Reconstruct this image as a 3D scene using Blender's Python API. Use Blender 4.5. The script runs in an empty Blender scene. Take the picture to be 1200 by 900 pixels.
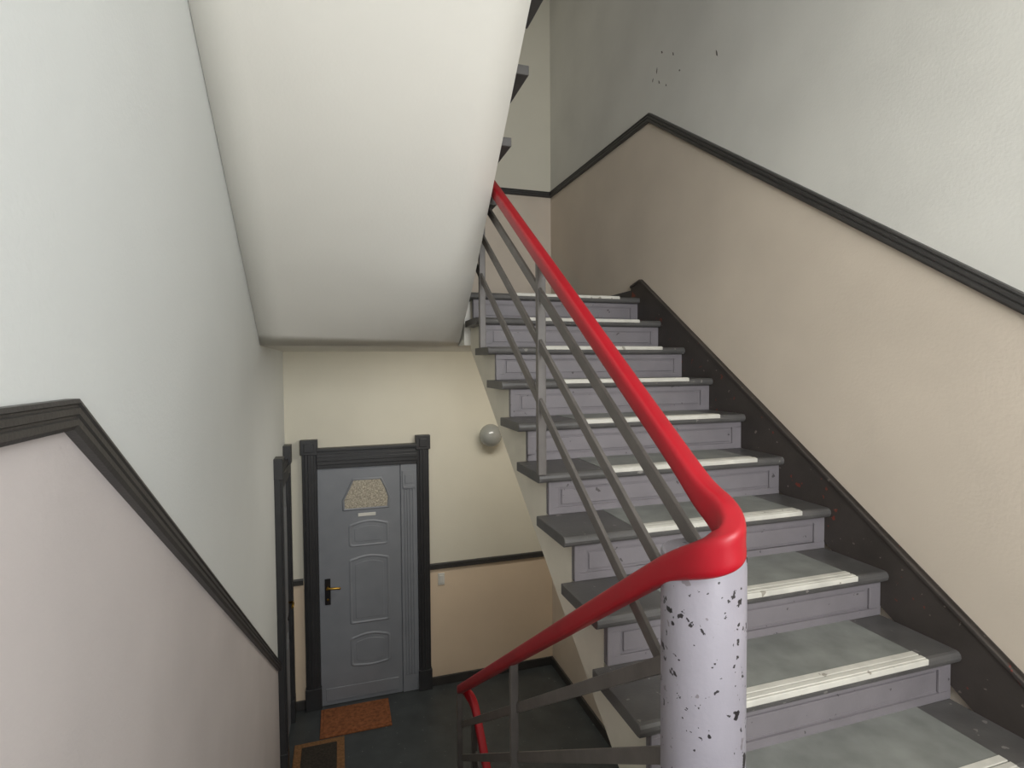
import bpy, bmesh, math, random
from mathutils import Vector, Matrix
S=0.93
random.seed(4)
sc=bpy.context.scene
COL=bpy.context.collection

# ------------------------------------------------------------------ materials
def lin(c):
    return tuple(((v/255)/12.92 if v/255<=0.04045 else ((v/255+0.055)/1.055)**2.4) for v in c)+(1,)
def mat(name,rgb,rough=.6,var=.06,scale=3.0,bump=.05,bscale=60,chips=None,metal=0,coat=0,stretch=None):
    m=bpy.data.materials.new(name); m.use_nodes=True
    nt=m.node_tree; b=nt.nodes['Principled BSDF']
    b.inputs['Roughness'].default_value=rough; b.inputs['Metallic'].default_value=metal
    b.inputs['Coat Weight'].default_value=coat
    tc=nt.nodes.new('ShaderNodeTexCoord'); src=tc.outputs['Object']
    if stretch:
        mp=nt.nodes.new('ShaderNodeMapping'); mp.inputs['Scale'].default_value=stretch
        nt.links.new(src,mp.inputs['Vector']); src=mp.outputs['Vector']
    n=nt.nodes.new('ShaderNodeTexNoise'); n.inputs['Scale'].default_value=scale; n.inputs['Detail'].default_value=6
    nt.links.new(src,n.inputs['Vector'])
    r=nt.nodes.new('ShaderNodeValToRGB')
    c=lin(rgb)
    r.color_ramp.elements[0].position=.3; r.color_ramp.elements[1].position=.7
    r.color_ramp.elements[0].color=tuple(min(1,v*(1-var)) for v in c[:3])+(1,)
    r.color_ramp.elements[1].color=tuple(min(1,v*(1+var)) for v in c[:3])+(1,)
    nt.links.new(n.outputs['Fac'],r.inputs['Fac'])
    out=r.outputs['Color']
    if chips:
        for crgb,cs,thr,seed in chips:
            n2=nt.nodes.new('ShaderNodeTexNoise'); n2.noise_dimensions='4D'; n2.inputs['W'].default_value=seed
            n2.inputs['Scale'].default_value=cs; n2.inputs['Detail'].default_value=3
            nt.links.new(tc.outputs['Object'],n2.inputs['Vector'])
            r2=nt.nodes.new('ShaderNodeValToRGB'); r2.color_ramp.elements[0].position=thr; r2.color_ramp.elements[1].position=thr+.012
            nt.links.new(n2.outputs['Fac'],r2.inputs['Fac'])
            mx=nt.nodes.new('ShaderNodeMixRGB'); mx.inputs['Color2'].default_value=lin(crgb)
            nt.links.new(r2.outputs['Color'],mx.inputs['Fac']); nt.links.new(out,mx.inputs['Color1']); out=mx.outputs['Color']
    nt.links.new(out,b.inputs['Base Color'])
    if bump:
        n3=nt.nodes.new('ShaderNodeTexNoise'); n3.inputs['Scale'].default_value=bscale; n3.inputs['Detail'].default_value=4
        nt.links.new(tc.outputs['Object'],n3.inputs['Vector'])
        bp=nt.nodes.new('ShaderNodeBump'); bp.inputs['Strength'].default_value=bump; bp.inputs['Distance'].default_value=.01
        nt.links.new(n3.outputs['Fac'],bp.inputs['Height']); nt.links.new(bp.outputs['Normal'],b.inputs['Normal'])
    return m
WHITE=mat('plaster_white',(211,209,201),.75,.06,2.0,.08,90)
LWHITE=mat('plaster_coolwhite',(214,217,215),.75,.03,1.5,.08,90)
CREAM=mat('plaster_cream',(216,211,194),.75,.03,2.0,.08,90)
BEIGE=mat('plaster_beige',(210,197,180),.6,.06,2.0,.08,90)
PEACH=mat('plaster_peach',(224,203,176),.6,.04,2.0,.08,90)
PINK=mat('plaster_pink',(202,195,193),.6,.05,2.5,.08,90)
SOFF=mat('plaster_soffit',(219,216,207),.8,.02,2.0,.06,80)
TRIM=mat('trim_dark',(60,58,56),.45,.12,9,.1,120)
SKIRT=mat('skirt_dark',(62,56,52),.5,.18,7,.1,120,chips=[((118,54,42),16,.66,2.),((118,108,100),40,.68,5.)])
TREAD=mat('tread_paint',(84,82,80),.42,.18,10,.06,120,chips=[((128,124,120),26,.67,1.)])
LINO=mat('tread_lino',(126,128,123),.5,.2,9,.06,150)
STRIP=mat('nosing_strip',(200,197,187),.5,.12,14,.05,100,chips=[((150,144,132),22,.66,7.)])
RISER=mat('riser_paint',(121,116,119),.45,.08,8,.06,100,chips=[((74,70,70),30,.68,3.)])
STRG=mat('stringer_cream',(220,214,198),.6,.05,6,.05,100)
FLOOR=mat('floor_lino',(64,68,69),.4,.2,7,.05,100,chips=[((104,108,108),30,.68,8.)])
RED=mat('rail_red',(160,8,27),.42,.08,5,.0,50,coat=.06,chips=[((92,14,20),40,.72,4.)])
STEEL=mat('rail_steel',(100,95,91),.42,.14,14,.05,120)
POST=mat('post_lilac',(144,140,147),.42,.07,6,.05,100,chips=[((34,30,32),26,.645,5.3),((40,36,38),64,.645,9.1),((116,110,114),20,.65,6.)])
DOORM=mat('door_paint',(130,133,138),.42,.06,6,.04,100)
DFR=mat('doorframe_dark',(50,50,51),.4,.12,8,.05,100)
GLASSM=mat('door_glass',(170,162,145),.3,.5,70,.6,90)
BRASS=mat('brass',(190,150,70),.3,.1,10,0,50,metal=1)
BLACK=mat('black_iron',(26,24,24),.4,.1,10,0,50)
COIR=mat('coir_orange',(138,84,50),.95,.35,40,.6,200)
COIRD=mat('coir_dark',(52,46,38),.95,.4,60,.6,200)
COIRB=mat('coir_brown',(128,92,58),.95,.3,60,.6,200)
OPAL=mat('opal_glass',(146,147,142),.2,.02,4,0,50,coat=.5)
SWM=mat('switch_plastic',(216,214,206),.35,.02,4,0,50)
WFR=mat('window_paint',(225,225,220),.4,.03,6,.02,60)
SCUFF=mat('scuff_dark',(96,92,82),.8,.2,30,0,50)

# ------------------------------------------------------------------ builder
class B:
    def __init__(s): s.v=[];s.f=[];s.m=[];s.mats=[];s.sm=[]
    def mi(s,m):
        if m not in s.mats: s.mats.append(m)
        return s.mats.index(m)
    def add(s,vs,fs,m,smooth=False):
        o=len(s.v); s.v+= [tuple(v) for v in vs]; i=s.mi(m)
        for f in fs: s.f.append([o+k for k in f]); s.m.append(i); s.sm.append(smooth)
    def prism(s,poly,ax,a,b,m,msides=None):
        n=len(poly)
        def P(q,w):
            return {'x':(w,q[0],q[1]),'y':(q[0],w,q[1]),'z':(q[0],q[1],w)}[ax]
        vs=[P(q,a) for q in poly]+[P(q,b) for q in poly]
        s.add(vs,[list(range(n)),list(range(2*n-1,n-1,-1))],m)
        s.add(vs,[[i,(i+1)%n,(i+1)%n+n,i+n] for i in range(n)],msides or m)
    def box(s,x0,x1,y0,y1,z0,z1,m): s.prism([(x0,y0),(x1,y0),(x1,y1),(x0,y1)],'z',z0,z1,m)
    def sweep(s,path,prof,m,smooth=True,zup=Vector((0,0,1)),sc=None):
        P=[Vector(p) for p in path]; n=len(prof); vs=[]
        for i,p in enumerate(P):
            t=(P[min(i+1,len(P)-1)]-P[max(i-1,0)]).normalized()
            sd=t.cross(zup).normalized(); u=sd.cross(t); k=sc(p) if sc else (1,1)
            for a,b in prof: vs.append(p+sd*a*k[0]+u*b*k[1])
        fs=[]
        for i in range(len(P)-1):
            for k in range(n):
                fs.append([i*n+k,i*n+(k+1)%n,(i+1)*n+(k+1)%n,(i+1)*n+k])
        s.add(vs,fs,m,smooth)
        s.add(vs,[list(range(n)),list(range(len(P)*n-1,(len(P)-1)*n-1,-1))],m)
    def cyl(s,c,r,z0,z1,m,n=64,r2=None,ax='z'):
        r2=r if r2 is None else r2; vs=[]
        for zz,rr in((z0,r),(z1,r2)):
            for i in range(n):
                a=2*math.pi*i/n; q=(rr*math.cos(a),rr*math.sin(a))
                vs.append({'z':(c[0]+q[0],c[1]+q[1],zz),'y':(c[0]+q[0],zz,c[1]+q[1]),'x':(zz,c[0]+q[0],c[1]+q[1])}[ax])
        s.add(vs,[[i,(i+1)%n,(i+1)%n+n,i+n] for i in range(n)],m,True)
        s.add(vs,[list(range(n)),list(range(n,2*n))],m)
    def lathe(s,c,prof,m,ax='y',n=40,sgn=-1):
        vs=[];
        for r,h in prof:
            for i in range(n):
                a=2*math.pi*i/n; q=(r*math.cos(a),r*math.sin(a))
                vs.append((c[0]+q[0],c[1]+sgn*h,c[2]+q[1]) if ax=='y' else (c[0]+q[0],c[1]+q[1],c[2]+h))
        L=len(prof)
        s.add(vs,[[j*n+i,j*n+(i+1)%n,(j+1)*n+(i+1)%n,(j+1)*n+i] for j in range(L-1) for i in range(n)],m,True)
    def obj(s,name,parent=None,bevel=0,seg=2):
        me=bpy.data.meshes.new(name); me.from_pydata([tuple(c*S for c in v) for v in s.v],[],s.f)
        for m in s.mats: me.materials.append(m)
        for p,i,q in zip(me.polygons,s.m,s.sm): p.material_index=i; p.use_smooth=q
        bm=bmesh.new(); bm.from_mesh(me)
        bmesh.ops.remove_doubles(bm,verts=bm.verts,dist=1e-5)
        bmesh.ops.recalc_face_normals(bm,faces=bm.faces); bm.to_mesh(me); bm.free()
        o=bpy.data.objects.new(name,me); COL.objects.link(o)
        if parent: o.parent=parent
        if bevel:
            md=o.modifiers.new('bevel','BEVEL'); md.width=bevel*S; md.segments=seg; md.limit_method='ANGLE'; md.angle_limit=math.radians(40)
        return o
def empty(name):
    e=bpy.data.objects.new(name,None); e.empty_display_size=.1; COL.objects.link(e); return e
def superell(w,h,n=20,p=3.0):
    r=[]
    for i in range(n):
        a=2*math.pi*i/n; c,s_=math.cos(a),math.sin(a)
        r.append((w/2*math.copysign(abs(c)**(2/p),c),h/2*math.copysign(abs(s_)**(2/p),s_)))
    return r
def rect(w,h): return [(-w/2,-h/2),(w/2,-h/2),(w/2,h/2),(-w/2,h/2)]
def chaikin(P,it=3):
    P=[Vector(p) for p in P]
    for _ in range(it):
        Q=[P[0]]
        for a,b in zip(P[:-1],P[1:]): Q+= [a*.75+b*.25,a*.25+b*.75]
        Q.append(P[-1]); P=Q
    return P

# ------------------------------------------------------------------ key dimensions
XL,XR=-.483,2.09          # side walls
YF,YB=5.279,-1.3          # far wall, wall behind the viewer
ZU,ZM,ZD=.476,-1.394,-3.152   # upper floor, half landing, lower floor
ZBOT,ZTOP=-4.5,4.2
SL=.187/.27

# ------------------------------------------------------------------ walls
w=B()   # right wall : dado polyline
def rd(y): return 1.71+.69*(y-3.39)
R=[(YB,rd(.75)),(.75,rd(.75)),(3.39,1.71),(YF,1.73)]
w.prism([(YB,ZTOP)]+R+[(YF,ZTOP)],'x',XR,XR+.15,WHITE)
w.prism([(YB,ZBOT)]+R+[(YF,ZBOT)],'x',XR,XR+.15,BEIGE)
for (y,z,a,l) in [(3.283,1.90,.3,.035),(3.31,1.99,-.2,.05),(3.25,2.08,.5,.03),(2.69,1.775,.2,.05),(3.20,1.84,.1,.02),(3.36,1.95,-.5,.03),(3.12,2.0,.2,.03),(3.05,1.86,.6,.02)]:
    d=Vector((0,math.sin(a),math.cos(a)))*l/2; e=Vector((0,math.cos(a),-math.sin(a)))*.006; c=Vector((XR-.0015,y,z))
    w.add([c-d-e,c-d*.3+e,c+d+e*.4,c+d*.2-e],[[0,1,2,3]],SCUFF)
w.obj('wall_right')
w=B()   # left wall
Lp=[(YB,-.085),(1.2,-.085),(4.38,-.085-.682*3.18),(YF,-1.965)]
w.prism([(YB,ZTOP)]+Lp+[(YF,ZTOP)],'x',XL-.15,XL,LWHITE)
w.prism([(YB,ZBOT)]+Lp+[(YF,ZBOT)],'x',XL-.15,XL,PINK)
w.obj('wall_left')
w=B()   # far wall
w.box(XL-.15,XR+.15,YF,YF+.15,ZBOT,-1.965,PEACH)
w.box(XL-.15,XR+.15,YF,YF+.15,-1.965,.3,CREAM)
w.box(XL-.15,XR+.15,YF,YF+.15,.3,1.73,BEIGE)
w.box(XL-.15,XR+.15,YF,YF+.15,1.73,ZTOP,CREAM)
w.obj('wall_back')
# wall behind the viewer, with window opening
wx0,wx1,wz0,wz1=-.1,1.7,-.5,1.7
w=B()
w.box(XL-.15,wx0,YB-.25,YB,ZBOT,ZTOP,WHITE); w.box(wx1,XR+.15,YB-.25,YB,ZBOT,ZTOP,WHITE)
w.box(wx0,wx1,YB-.25,YB,ZBOT,wz0,WHITE); w.box(wx0,wx1,YB-.25,YB,wz1,ZTOP,WHITE)
w.obj('wall_front')
w=B()
for a,b_ in((wx0,wx0+.06),(wx1-.06,wx1),((wx0+wx1)/2-.04,(wx0+wx1)/2+.04)): w.box(a,b_,YB-.2,YB-.13,wz0,wz1,WFR)
for a,b_ in((wz0,wz0+.06),(wz1-.06,wz1),(1.0,1.05)): w.box(wx0,wx1,YB-.195,YB-.135,a,b_,WFR)
w.box(wx0-.05,wx1+.05,YB-.12,YB+.06,wz0-.04,wz0,WFR)
w.obj('window_1',bevel=.006)

# ------------------------------------------------------------------ floors / ceilings
w=B(); w.box(XL,XR,3.58,YF,ZD-.3,ZD,FLOOR)
w.obj('floor')
w=B(); w.box(XL,.77,YB,1.05,ZM-.3,ZM,FLOOR); w.box(.77,XR,YB,1.10,ZM-.3,ZM,FLOOR)
w.obj('landing_floor')
w=B(); w.box(XL,XR,3.60,YF,ZU-.05,ZU,FLOOR); w.prism([(.80,3.60),(XR,3.60),(XR,YF),(XL,YF),(XL,3.82),(.80,3.80)],'z',.134,ZU-.05,SOFF)
w.obj('landing_floor')
w=B(); w.box(XL,XR,YB,1.15,2.2,2.55,SOFF)
w.obj('ceiling')
w=B(); w.box(XL-.15,XR+.15,YB-.25,YF+.15,ZTOP,ZTOP+.1,SOFF)
w.obj('ceiling')
w=B(); w.box(XL,XR,YB,YF,ZBOT,ZBOT+.1,FLOOR)
w.obj('basement_floor')

# ------------------------------------------------------------------ stairs
def tread(b,x0,x1,yf,z,d,sg,strip=True):
    T=.042; n=6; prof=[]
    for i in range(n+1):
        a=math.pi/2-math.pi*i/n
        prof.append((yf+sg*(T*.42-math.cos(a)*T*.42),z-T/2+math.sin(a)*T/2))
    prof=[(yf+sg*d,z)]+prof+[(yf+sg*d,z-T)]
    b.prism(prof,'x',x0,x1,TREAD)
    if strip:
        a0,a1=x0+.31,x1-.165
        ya,yb=sorted((yf+sg*.056,yf+sg*d)); b.box(a0,a1,ya,yb,z-.001,z+.003,LINO)
        ya,yb=sorted((yf+sg*.006,yf+sg*.026)); b.box(a0,a1,ya,yb,z-.012,z+.006,STRIP)
        ya,yb=sorted((yf+sg*.030,yf+sg*.056)); b.box(a0,a1,ya,yb,z-.004,z+.0055,STRIP)
        ya,yb=sorted((yf-sg*.004,yf+sg*.012)); b.box(a0,a1,ya,yb,z-.016,z+.004,STRIP)
def riser(b,x0,x1,yf,zb,zt,sg):
    y=yf+sg*.035
    def bx(a0,a1,d0,d1,c0,c1): 
        q=sorted((y+sg*d0,y+sg*d1)); b.box(a0,a1,q[0],q[1],c0,c1,RISER)
    bx(x0,x1,.010,.03,zb,zt)
    bx(x0,x1,0,.010,zt-.028,zt); bx(x0,x1,0,.010,zb,zb+.030)
    bx(x0,x0+.05,0,.010,zb+.030,zt-.028); bx(x1-.06,x1,0,.010,zb+.030,zt-.028)
    bx(x0+.062,x1-.072,.004,.010,zb+.040,zt-.038)
def flight(name,x0,x1,y0,z0,t,r,n,sg,xt0=None,xt1=None,drop=.45,body=STRG,last=.12,ins0=.0):
    e=empty(name)
    b=B()
    xt0=x0 if xt0 is None else xt0; xt1=x1 if xt1 is None else xt1
    for k in range(n): tread(b,xt0,xt1,y0+sg*t*k,z0+r*k,(t+.04) if k<n-1 else last,sg)
    b.obj('treads',e,bevel=.0025,seg=1)
    b=B()
    for k in range(n): riser(b,x0+ins0,x1,y0+sg*t*k,z0+r*(k-1)+.0,z0+r*k-.042,sg)
    b.obj('risers',e,bevel=.002,seg=1)
    b=B(); poly=[]; oy=.062
    poly.append((y0+sg*oy,z0-r))
    for k in range(n):
        poly.append((y0+sg*(t*k+oy),z0+r*k-.043))
        if k<n-1: poly.append((y0+sg*(t*(k+1)+oy),z0+r*k-.043))
    ye=y0+sg*(t*(n-1)+last); poly.append((ye,z0+r*(n-1)-.043))
    s_=r/t
    poly.append((ye,z0+r*(n-1)+s_*last-drop))
    yy=(z0-r-.02-(z0-drop))/s_
    poly.append((y0+sg*yy,z0-r-.02)) if yy>0 else poly.append((y0+sg*oy,z0-drop+s_*oy))
    b.prism(poly,'x',x0,x1,body)
    b.obj('carriage',e)
    return e
flight('staircase',.845,2.07,1.056,-1.207,.27,.187,10,1,xt0=.79,xt1=2.068)
flight('staircase',XL+.003,.70,3.436,-2.976,.254,.1758,10,-1,xt0=XL+.03,xt1=.74)
flight('staircase',.845,2.07,3.486-.27*5,ZD-.187*5,.27,.187,6,1,xt0=.79,xt1=2.068)
# flight above (its underside is the sloping ceiling)
e=empty('staircase')
b=B(); n=9
for k in range(n): tread(b,XL+.03,.818,3.3975-.2625*k,.686+.21*k,.295 if k<n-1 else .1,-1,strip=k>99)
b.obj('treads',e,bevel=.0025,seg=1)
b=B()
for k in range(n): riser(b,XL+.003,.72,3.3975-.2625*k,.686+.21*(k-1),.686+.21*k-.042,-1)
b.obj('risers',e)
b=B()   # plaster soffit
RE=[(3.80,.134,.80),(3.60,.19,.775),(3.40,.28,.757),(3.135,.44,.745),(2.60,.93,.742),(2.04,1.43,.735),(1.2,2.12,.735)]
def redge(v):
    y=3.80+(1.2-3.80)*v
    for a,c in zip(RE[:-1],RE[1:]):
        if c[0]-1e-6<=y<=a[0]+1e-6:
            t=(a[0]-y)/(a[0]-c[0]); return y,a[1]+(c[1]-a[1])*t,a[2]+(c[2]-a[2])*t
NY=26; NU=8; vs=[]
def sof(u,v):
    y1,z1,x1=redge(v)
    y0=3.82+(1.2-3.82)*v; z0=.134+.70*(3.82-y0); x0=XL+.002
    return (x0+(x1-x0)*u,y0+(y1-y0)*u,z0+(z1-z0)*u)
for j in range(NY+1):
    for i in range(NU+1): vs.append(sof(i/NU,j/NY))
for j in range(NY+1):
    for i in range(NU+1):
        q=sof(i/NU,j/NY); vs.append((q[0],q[1],q[2]+.10))
O=(NY+1)*(NU+1); W=NU+1
b.add(vs,[[j*W+i,j*W+i+1,(j+1)*W+i+1,(j+1)*W+i] for j in range(NY) for i in range(NU)],SOFF,True)
fs=[[O+k for k in (j*W+i,j*W+i+1,(j+1)*W+i+1,(j+1)*W+i)] for j in range(NY) for i in range(NU)]
fs+=[[j*W+i,(j+1)*W+i,O+(j+1)*W+i,O+j*W+i] for j in range(NY) for i in(0,NU)]
fs+=[[j*W+i,j*W+i+1,O+j*W+i+1,O+j*W+i] for j in(0,NY) for i in range(NU)]
b.add(vs,fs,SOFF)
b.obj('soffit',e)
b=B()   # solid core between soffit and steps, closing the open side
for k in range(n):
    y1=3.3975-.2625*k-.06; y0=y1-.2625 if k<n-1 else y1-.04
    zt=.686+.21*k-.043
    def zs(y):
        v=min(1,max(0,(3.80-y)/2.6)); return max(redge(v)[1],.134+.70*(3.82-y))+.08
    if zt>zs(y0)+.01: b.prism([(y0,min(zs(y0),zt-.01)),(y1,min(zs(y1),zt-.01)),(y1,zt),(y0,zt)],'x',XL+.003,.70,SOFF)
b.box(XL+.003,.75,3.38,3.60,.453,ZU,FLOOR)
b.obj('carriage',e)

# ------------------------------------------------------------------ trims
def trim(name,pts,axis,face,depth,h,m=TRIM):
    b=B()
    def P(q,d): return (face+d,q[0],q[1]) if axis=='x' else (q[0],face+d,q[1])
    prof=[(0,-h/2),(depth*.75,-h/2),(depth,-h*.36),(depth,-h*.16),(depth*.8,-h*.12),(depth*.8,-h*.04),(depth,0),(depth,h*.2),(depth*.8,h*.24),(depth*.8,h*.32),(depth,h*.36),(depth*.9,h/2),(0,h/2)]
    n=len(prof); vs=[]
    for i,q in enumerate(pts):
        def sl(a,c): return math.atan2(c[1]-a[1],c[0]-a[0])
        a1=sl(pts[i-1],q) if i>0 else sl(q,pts[i+1]); a2=sl(q,pts[i+1]) if i<len(pts)-1 else a1
        am=(a1+a2)/2; k=1/math.cos((a2-a1)/2)
        for d,o in prof:
            vs.append(P((q[0]-math.sin(am)*o*k,q[1]+math.cos(am)*o*k),d))
    fs=[[i*n+k,i*n+(k+1)%n,(i+1)*n+(k+1)%n,(i+1)*n+k] for i in range(len(pts)-1) for k in range(n)]
    fs+=[list(range(n)),list(range((len(pts)-1)*n,len(pts)*n))]
    b.add(vs,fs,m); return b.obj(name)
trim('trim_1',[(YB,rd(.75)),(.75,rd(.75)),(3.39,1.71),(YF,1.73)],'x',XR,-.024,.055)
trim('trim_2',[(YB,-.085),(1.2,-.085),(4.40,-.085-.682*3.20)],'x',XL,.024,.056)
trim('trim_3',[(.80,-1.965),(XR,-1.965)],'y',YF,-.028,.055)
trim('trim_4',[(XL,-1.965),(-.35,-1.965)],'y',YF,-.028,.055)
trim('trim_5',[(XL,1.73),(XR,1.73)],'y',YF,-.028,.055)
b=B()
nz=lambda y:-1.94+SL*y
b.prism([(1.0,nz(1.0)+.13),(3.49,nz(3.49)+.13),(3.62,ZU+.10),(3.62,ZU-.12),(3.49,nz(3.49)-.25),(1.0,ZM),],'x',2.066,XR,SKIRT)
b.prism([(1.0,nz(1.0)+.13),(3.49,nz(3.49)+.13),(3.62,ZU+.10),(3.62,ZU+.085),(3.49,nz(3.49)+.112),(1.0,nz(1.0)+.112)],'x',2.058,XR,SKIRT)
b.obj('baseboard_right',bevel=.003)
b=B(); b.box(.805,XR,YF-.02,YF,ZD,ZD+.085,TRIM); b.box(XL,-.352,YF-.02,YF,ZD,ZD+.085,TRIM); b.obj('baseboard_back',bevel=.004)
b=B(); b.box(XR-.02,XR,3.62,YF-.02,ZD,ZD+.085,TRIM); b.obj('baseboard_right',bevel=.004)
b=B(); b.box(XR-.02,XR,3.62,YF,ZU,ZU+.07,TRIM); b.box(XL,XR-.02,YF-.02,YF,ZU,ZU+.07,TRIM); b.obj('baseboard_back',bevel=.004)

# ------------------------------------------------------------------ railing
e=empty('stair_railing')
up=lambda y:-1.020+.697*y
lo=lambda y:.294-.697*y
UX=.783
path=[(.67,2.0,2.76),(.67,3.20,1.70),(.68,3.40,1.50),(.715,3.50,1.42),(.77,3.47,1.37),(UX,3.38,up(3.38))]
path+=[(UX,y,up(y)) for y in (3.0,2.6,2.2,1.8,1.5,1.25,1.12)]
path+=[(UX,1.04,-.298),(UX+.004,.985,-.325),(UX-.002,.950,-.352),(.765,.928,-.372),(.740,.930,-.390),(.720,.958,-.410),(.708,1.03,-.444),(.704,1.10,-.487)]
path+=[(.706,1.3,.281-.697*1.3),(.71,1.6,.283-.697*1.6)]
path+=[(.72,2.0,.287-.697*2.0),(.73,2.6,.291-.697*2.6),(.74,3.1,lo(3.1)),(.74,3.42,lo(3.42))]
path+=[(.74,3.55,lo(3.55)),(.755,3.62,lo(3.61)),(.80,3.655,lo(3.64)-.02),(.845,3.62,lo(3.66)-.07),(.85,3.53,lo(3.66)-.14),(.85,3.2,lo(3.66)-.38),(.85,2.2,lo(3.66)-1.07)]
def bs(p):
    d=(p-Vector((.76,.95,-.36))).length; g=math.exp(-(d/.12)**2); return (1+.08*g,1+.55*g)
b=B(); b.sweep(chaikin(path,3),superell(.052,.055,32,3.6),RED,sc=bs); b.obj('handrail',e)
b=B()
pr=rect(.014,.040)
for i,c in enumerate((-1.167,-1.379,-1.622)):
    ys=1.05 if i==0 else 1.11
    b.sweep([(.79,ys,c+.69*ys),(.79,3.45,c+.69*3.45)],pr,STEEL,False)
for c in (-.760,-.991,-1.222):
    b.sweep([(.75,1.08,c-.703*(1.08-1.181)),(.75,3.60,c-.703*(3.60-1.181))],pr,STEEL,False)
for c in (-.23,-.46,-.69):
    z=lo(3.66)-.14+c
    b.sweep([(.84,3.56,z),(.84,2.2,z-.693*1.36)],pr,STEEL,False)
    b.sweep([(.68,3.40,1.52+c),(.68,2.0,1.52+c+1.22)],pr,STEEL,False)
b.obj('rail_bars',e,bevel=.003)
b=B()
def bal(x,y,z0,z1,wx=.036,wy=.03): b.box(x-wx/2,x+wx/2,y-wy/2,y+wy/2,z0,z1,STEEL)
bal(.797,2.13,-.46,up(2.13)); bal(.797,3.10,.10,up(3.10))
bal(.735,2.34,-2.36,lo(2.34)+.01); bal(.735,3.57,ZD,lo(3.57)); bal(.83,3.55,ZD,lo(3.66)-.13)
bal(.68,3.42,ZU,1.50)
b.obj('balusters',e,bevel=.003)
b=B(); b.cyl((.783,1.045),.093,ZM,-.424,POST,96)
b.obj('newel_post',bevel=.006)

# ------------------------------------------------------------------ far door
e=empty('door_1')
b=B(); Y=YF
def fr(x0,x1,z0,z1,d,m=DFR): b.box(x0,x1,Y-d,Y,z0,z1,m)
for s0,s1 in((-.340,-.215),(.690,.803)):
    fr(s0,s1,ZD,-.745,.045); fr(s0+.022,s1-.022,ZD+.20,-.80,.058); fr(s0+.05,s1-.05,ZD+.20,-.80,.066)
    fr(s0-.008,s1+.008,ZD,ZD+.20,.064)
    fr(s0-.012,s1+.012,-.80,-.665,.070); fr(s0+.02,s1-.02,-.775,-.695,.080)
fr(-.215,.690,-.935,-.760,.045); fr(-.215,.690,-.90,-.80,.058); fr(-.215,.690,-.865,-.83,.066); fr(-.215,.690,-.772,-.745,.075)
b.obj('frame',e,bevel=.004)
b=B()
fr(-.213,.688,ZD+.004,-.937,.008,DOORM)
fr(.535,.688,ZD+.004,-.937,.030,DOORM); 
for k in range(4): fr(.565+k*.026,.580+k*.026,-2.98,-1.18,.038,DOORM)
fr(.55,.675,-1.15,-1.0,.040,DOORM); fr(.555,.67,-1.17,-1.145,.046,DOORM); fr(.575,.65,-1.12,-1.04,.047,DOORM)
fr(-.213,.528,ZD+.004,-.937,.020,DOORM)
def plate(poly,d,m=DOORM,d0=0): b.prism(poly,'y',Y-d,Y-d0,m)
def ring(poly,wd,d,m=DOORM):
    cx=sum(q[0] for q in poly)/len(poly); cz=sum(q[1] for q in poly)/len(poly)
    X=max(q[0] for q in poly)-cx; Z=max(q[1] for q in poly)-cz
    inn=[(cx+(q[0]-cx)*(1-wd/X),cz+(q[1]-cz)*(1-wd/Z)) for q in poly]
    mid=[((a[0]+c[0])/2,(a[1]+c[1])/2) for a,c in zip(poly,inn)]
    n=len(poly); vs=[(q[0],Y-.020,q[1]) for q in poly]+[(q[0],Y-d,q[1]) for q in mid]+[(q[0],Y-.020,q[1]) for q in inn]
    b.add(vs,[[a*n+i,a*n+(i+1)%n,(a+1)*n+(i+1)%n,(a+1)*n+i] for a in range(2) for i in range(n)],m,True)
    return inn
def shape(x0,x1,z0,z1,tb=0,bb=0,r=.04):
    P=[]
    def arc(cx,cz,a0):
        for i in range(6):
            a=a0+math.pi/2*i/5; P.append((cx+r*math.cos(a),cz+r*math.sin(a)))
    arc(x1-r,z1-r,0)
    for i in range(1,12):
        t=i/12; P.append((x1-r-(x1-x0-2*r)*t,z1+tb*math.sin(math.pi*t)))
    arc(x0+r,z1-r,math.pi/2); arc(x0+r,z0+r,math.pi)
    for i in range(1,12):
        t=i/12; P.append((x0+r+(x1-x0-2*r)*t,z0+bb*math.sin(math.pi*t)))
    arc(x1-r,z0+r,1.5*math.pi); return P
gl=[(.025,-1.325),(.405,-1.325),(.415,-1.24),(.385,-1.15),(.345,-1.065),(.105,-1.065),(.065,-1.15),(.02,-1.24)]
plate(gl,.024,GLASSM,.01)
ring([(.215+(q[0]-.215)*1.12,-1.2+(q[1]+1.2)*1.16) for q in gl],.024,.034)
for P_ in (shape(.05,.42,-1.69,-1.47,.03,0,.03),shape(.05,.42,-2.42,-1.80,.03,0,.02),shape(.05,.42,-2.82,-2.54,.03,-.015,.03)):
    inn=ring(P_,.026,.028); cx=.235; 
    czz=sum(q[1] for q in inn)/len(inn); X=max(q[0] for q in inn)-cx; Z=max(q[1] for q in inn)-czz
    inn2=[(cx+(q[0]-cx)*(1-.03/X),czz+(q[1]-czz)*(1-.03/Z)) for q in inn]; plate(inn2,.0235,DOORM,.01)
fr(-.17,.49,ZD+.04,ZD+.16,.026,DOORM)
fr(.14,.30,-1.405,-1.375,.024,SWM)
b.obj('leaf',e,bevel=.002,seg=1)
b=B()
b.box(-.165,-.115,Y-.030,Y-.02,-2.20,-1.96,BLACK)
b.cyl((-.140,-2.035),.012,Y-.075,Y-.03,BRASS,24,ax='y')
b.sweep(chaikin([(-.140,Y-.07,-2.035),(-.10,Y-.078,-2.035),(-.055,Y-.078,-2.038),(-.03,Y-.070,-2.045)],2),superell(.02,.022,12,2),BRASS)
b.cyl((-.140,-2.15),.010,Y-.035,Y-.03,BRASS,16,ax='y')
b.obj('handle',e)

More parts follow.
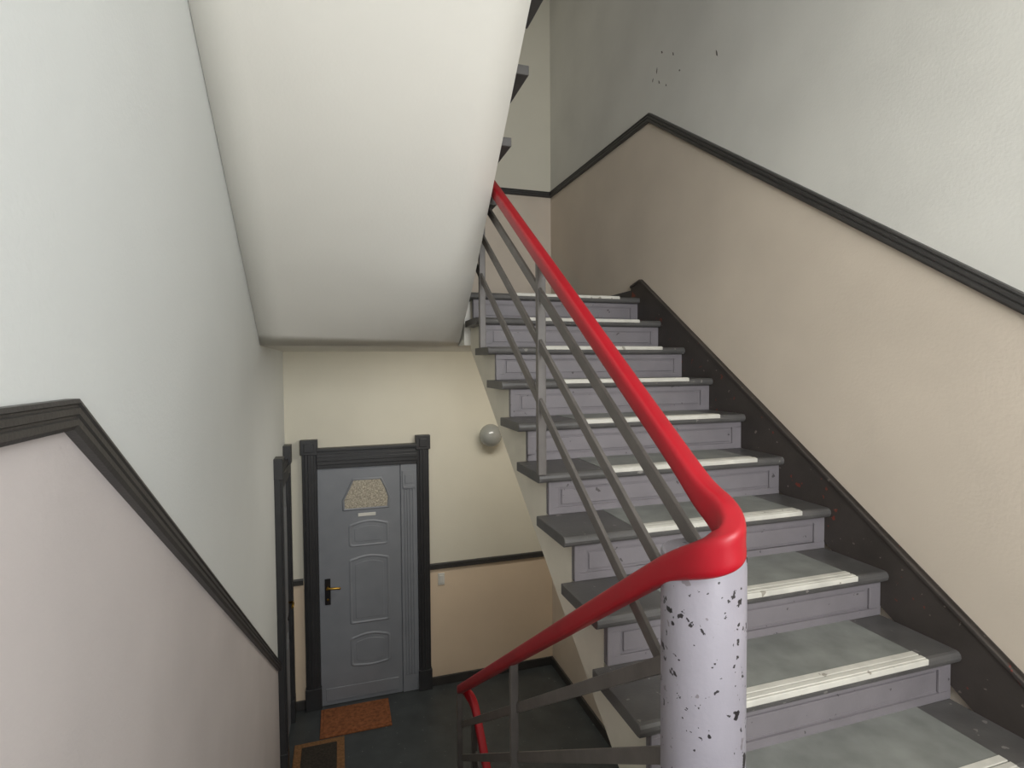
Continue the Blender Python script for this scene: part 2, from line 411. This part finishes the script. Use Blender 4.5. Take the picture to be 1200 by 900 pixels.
# ------------------------------------------------------------------ left wall door
e=empty('door_2'); b=B()
X=XL
def fl(y0,y1,z0,z1,d,m=DFR): b.box(X,X+d,y0,y1,z0,z1,m)
for s0,s1 in((4.40,4.52),(5.10,5.21)):
    fl(s0,s1,ZD,-.80,.045); fl(s0+.025,s1-.025,ZD+.2,-.85,.056); fl(s0-.01,s1+.01,-.85,-.69,.064); fl(s0-.006,s1+.006,ZD,ZD+.2,.056)
fl(4.52,5.10,-.96,-.80,.045); fl(4.52,5.10,-.92,-.84,.056)
b.obj('frame',e,bevel=.004)
b=B(); fl(4.52,5.10,ZD+.004,-.96,.018,DOORM)
for z0,z1 in((-2.95,-2.3),(-2.15,-1.15)):
    fl(4.60,5.03,z0,z1,.024,DOORM); fl(4.64,4.99,z0+.04,z1-.04,.030,DOORM)
b.obj('leaf',e,bevel=.003)
b=B(); b.box(X+.018,X+.026,5.03,5.07,-2.2,-1.97,BLACK); b.sweep([(X+.02,5.05,-2.05),(X+.06,5.05,-2.05),(X+.065,5.02,-2.05),(X+.065,4.94,-2.05)],superell(.02,.02,12,2),BRASS); b.obj('handle',e)

# ------------------------------------------------------------------ mats, lamp, switch
def doormat(x0,x1,y0,y1,mi,mb,bd):
    b=B(); b.box(x0,x1,y0,y1,ZD,ZD+.014,mb); b.box(x0+bd,x1-bd,y0+bd,y1-bd,ZD+.012,ZD+.020,mi)
    return b.obj('doormat',bevel=.004)
doormat(-.215,.385,4.79,5.19,COIR,COIR,.025)
doormat(-.410,-.015,4.05,4.765,COIRD,COIRB,.06)
e=empty('wall_lamp'); b=B()
c=(1.402,YF,-.690)
b.lathe(c,[(.0,.0),(.075,.0),(.078,.02),(.07,.03),(.0,.03)],SWM); b.obj('base',e)
b=B(); pr_=[]
for i in range(19):
    a=math.pi*(.10+.90*i/18); pr_.append((.112*math.sin(a),.118-.105*math.cos(a)))
b.lathe(c,pr_,OPAL); b.obj('globe',e)
b=B(); b.box(.885,.950,YF-.012,YF,-2.155,-2.04,SWM); b.box(.897,.938,YF-.020,YF-.012,-2.135,-2.06,SWM); b.obj('light_switch',bevel=.003)

# ------------------------------------------------------------------ lights
def area(name,loc,rot,sx,sy,pw,col=(1,1,1)):
    l=bpy.data.lights.new(name,'AREA'); l.shape='RECTANGLE'; l.size=sx*S; l.size_y=sy*S; l.energy=pw; l.color=col
    o=bpy.data.objects.new(name,l); o.location=[v*S for v in loc]; o.rotation_euler=rot; COL.objects.link(o); return o
R90=math.pi/2
area('window_daylight',((wx0+wx1)/2,YB-.24,(wz0+wz1)/2),(R90,0,0),1.7,2.1,112,(.97,.985,1))
area('upper_hall_fill',(.2,4.3,4.0),(0,0,0),.8,.8,6,(1,.96,.88))  # added weak fill light over the upper landing, no fitting modelled
area('lower_hall_fill',(1.2,3.9,.06),(.25,0,0),1.0,.35,15,(1,.96,.88))  # unseen fill added under the slab to brighten the lower door wall
wd=bpy.data.worlds.new('world'); sc.world=wd; wd.use_nodes=True
wd.node_tree.nodes['Background'].inputs[0].default_value=(.92,.95,1,1); wd.node_tree.nodes['Background'].inputs[1].default_value=1.0
sc.view_settings.view_transform='Standard'; sc.view_settings.look='None'

# ------------------------------------------------------------------ camera
f,p,yw,ro=640.654,.035,.305,-.007
cd=bpy.data.cameras.new('camera'); cd.sensor_width=36; cd.lens=36*f/1200; cd.clip_start=.02
cam=bpy.data.objects.new('camera',cd); COL.objects.link(cam); sc.camera=cam
r=Vector((math.cos(yw),-math.sin(yw),0)); fw=Vector((math.sin(yw),math.cos(yw),0)); u=Vector((0,0,1))
F=fw*math.cos(p)-u*math.sin(p); U=u*math.cos(p)+fw*math.sin(p)
c_,s_=math.cos(ro),math.sin(ro)
r2=r*c_+U*s_; U2=U*c_-r*s_
cam.matrix_world=Matrix(((r2.x,U2.x,-F.x,0),(r2.y,U2.y,-F.y,0),(r2.z,U2.z,-F.z,0),(0,0,0,1)))
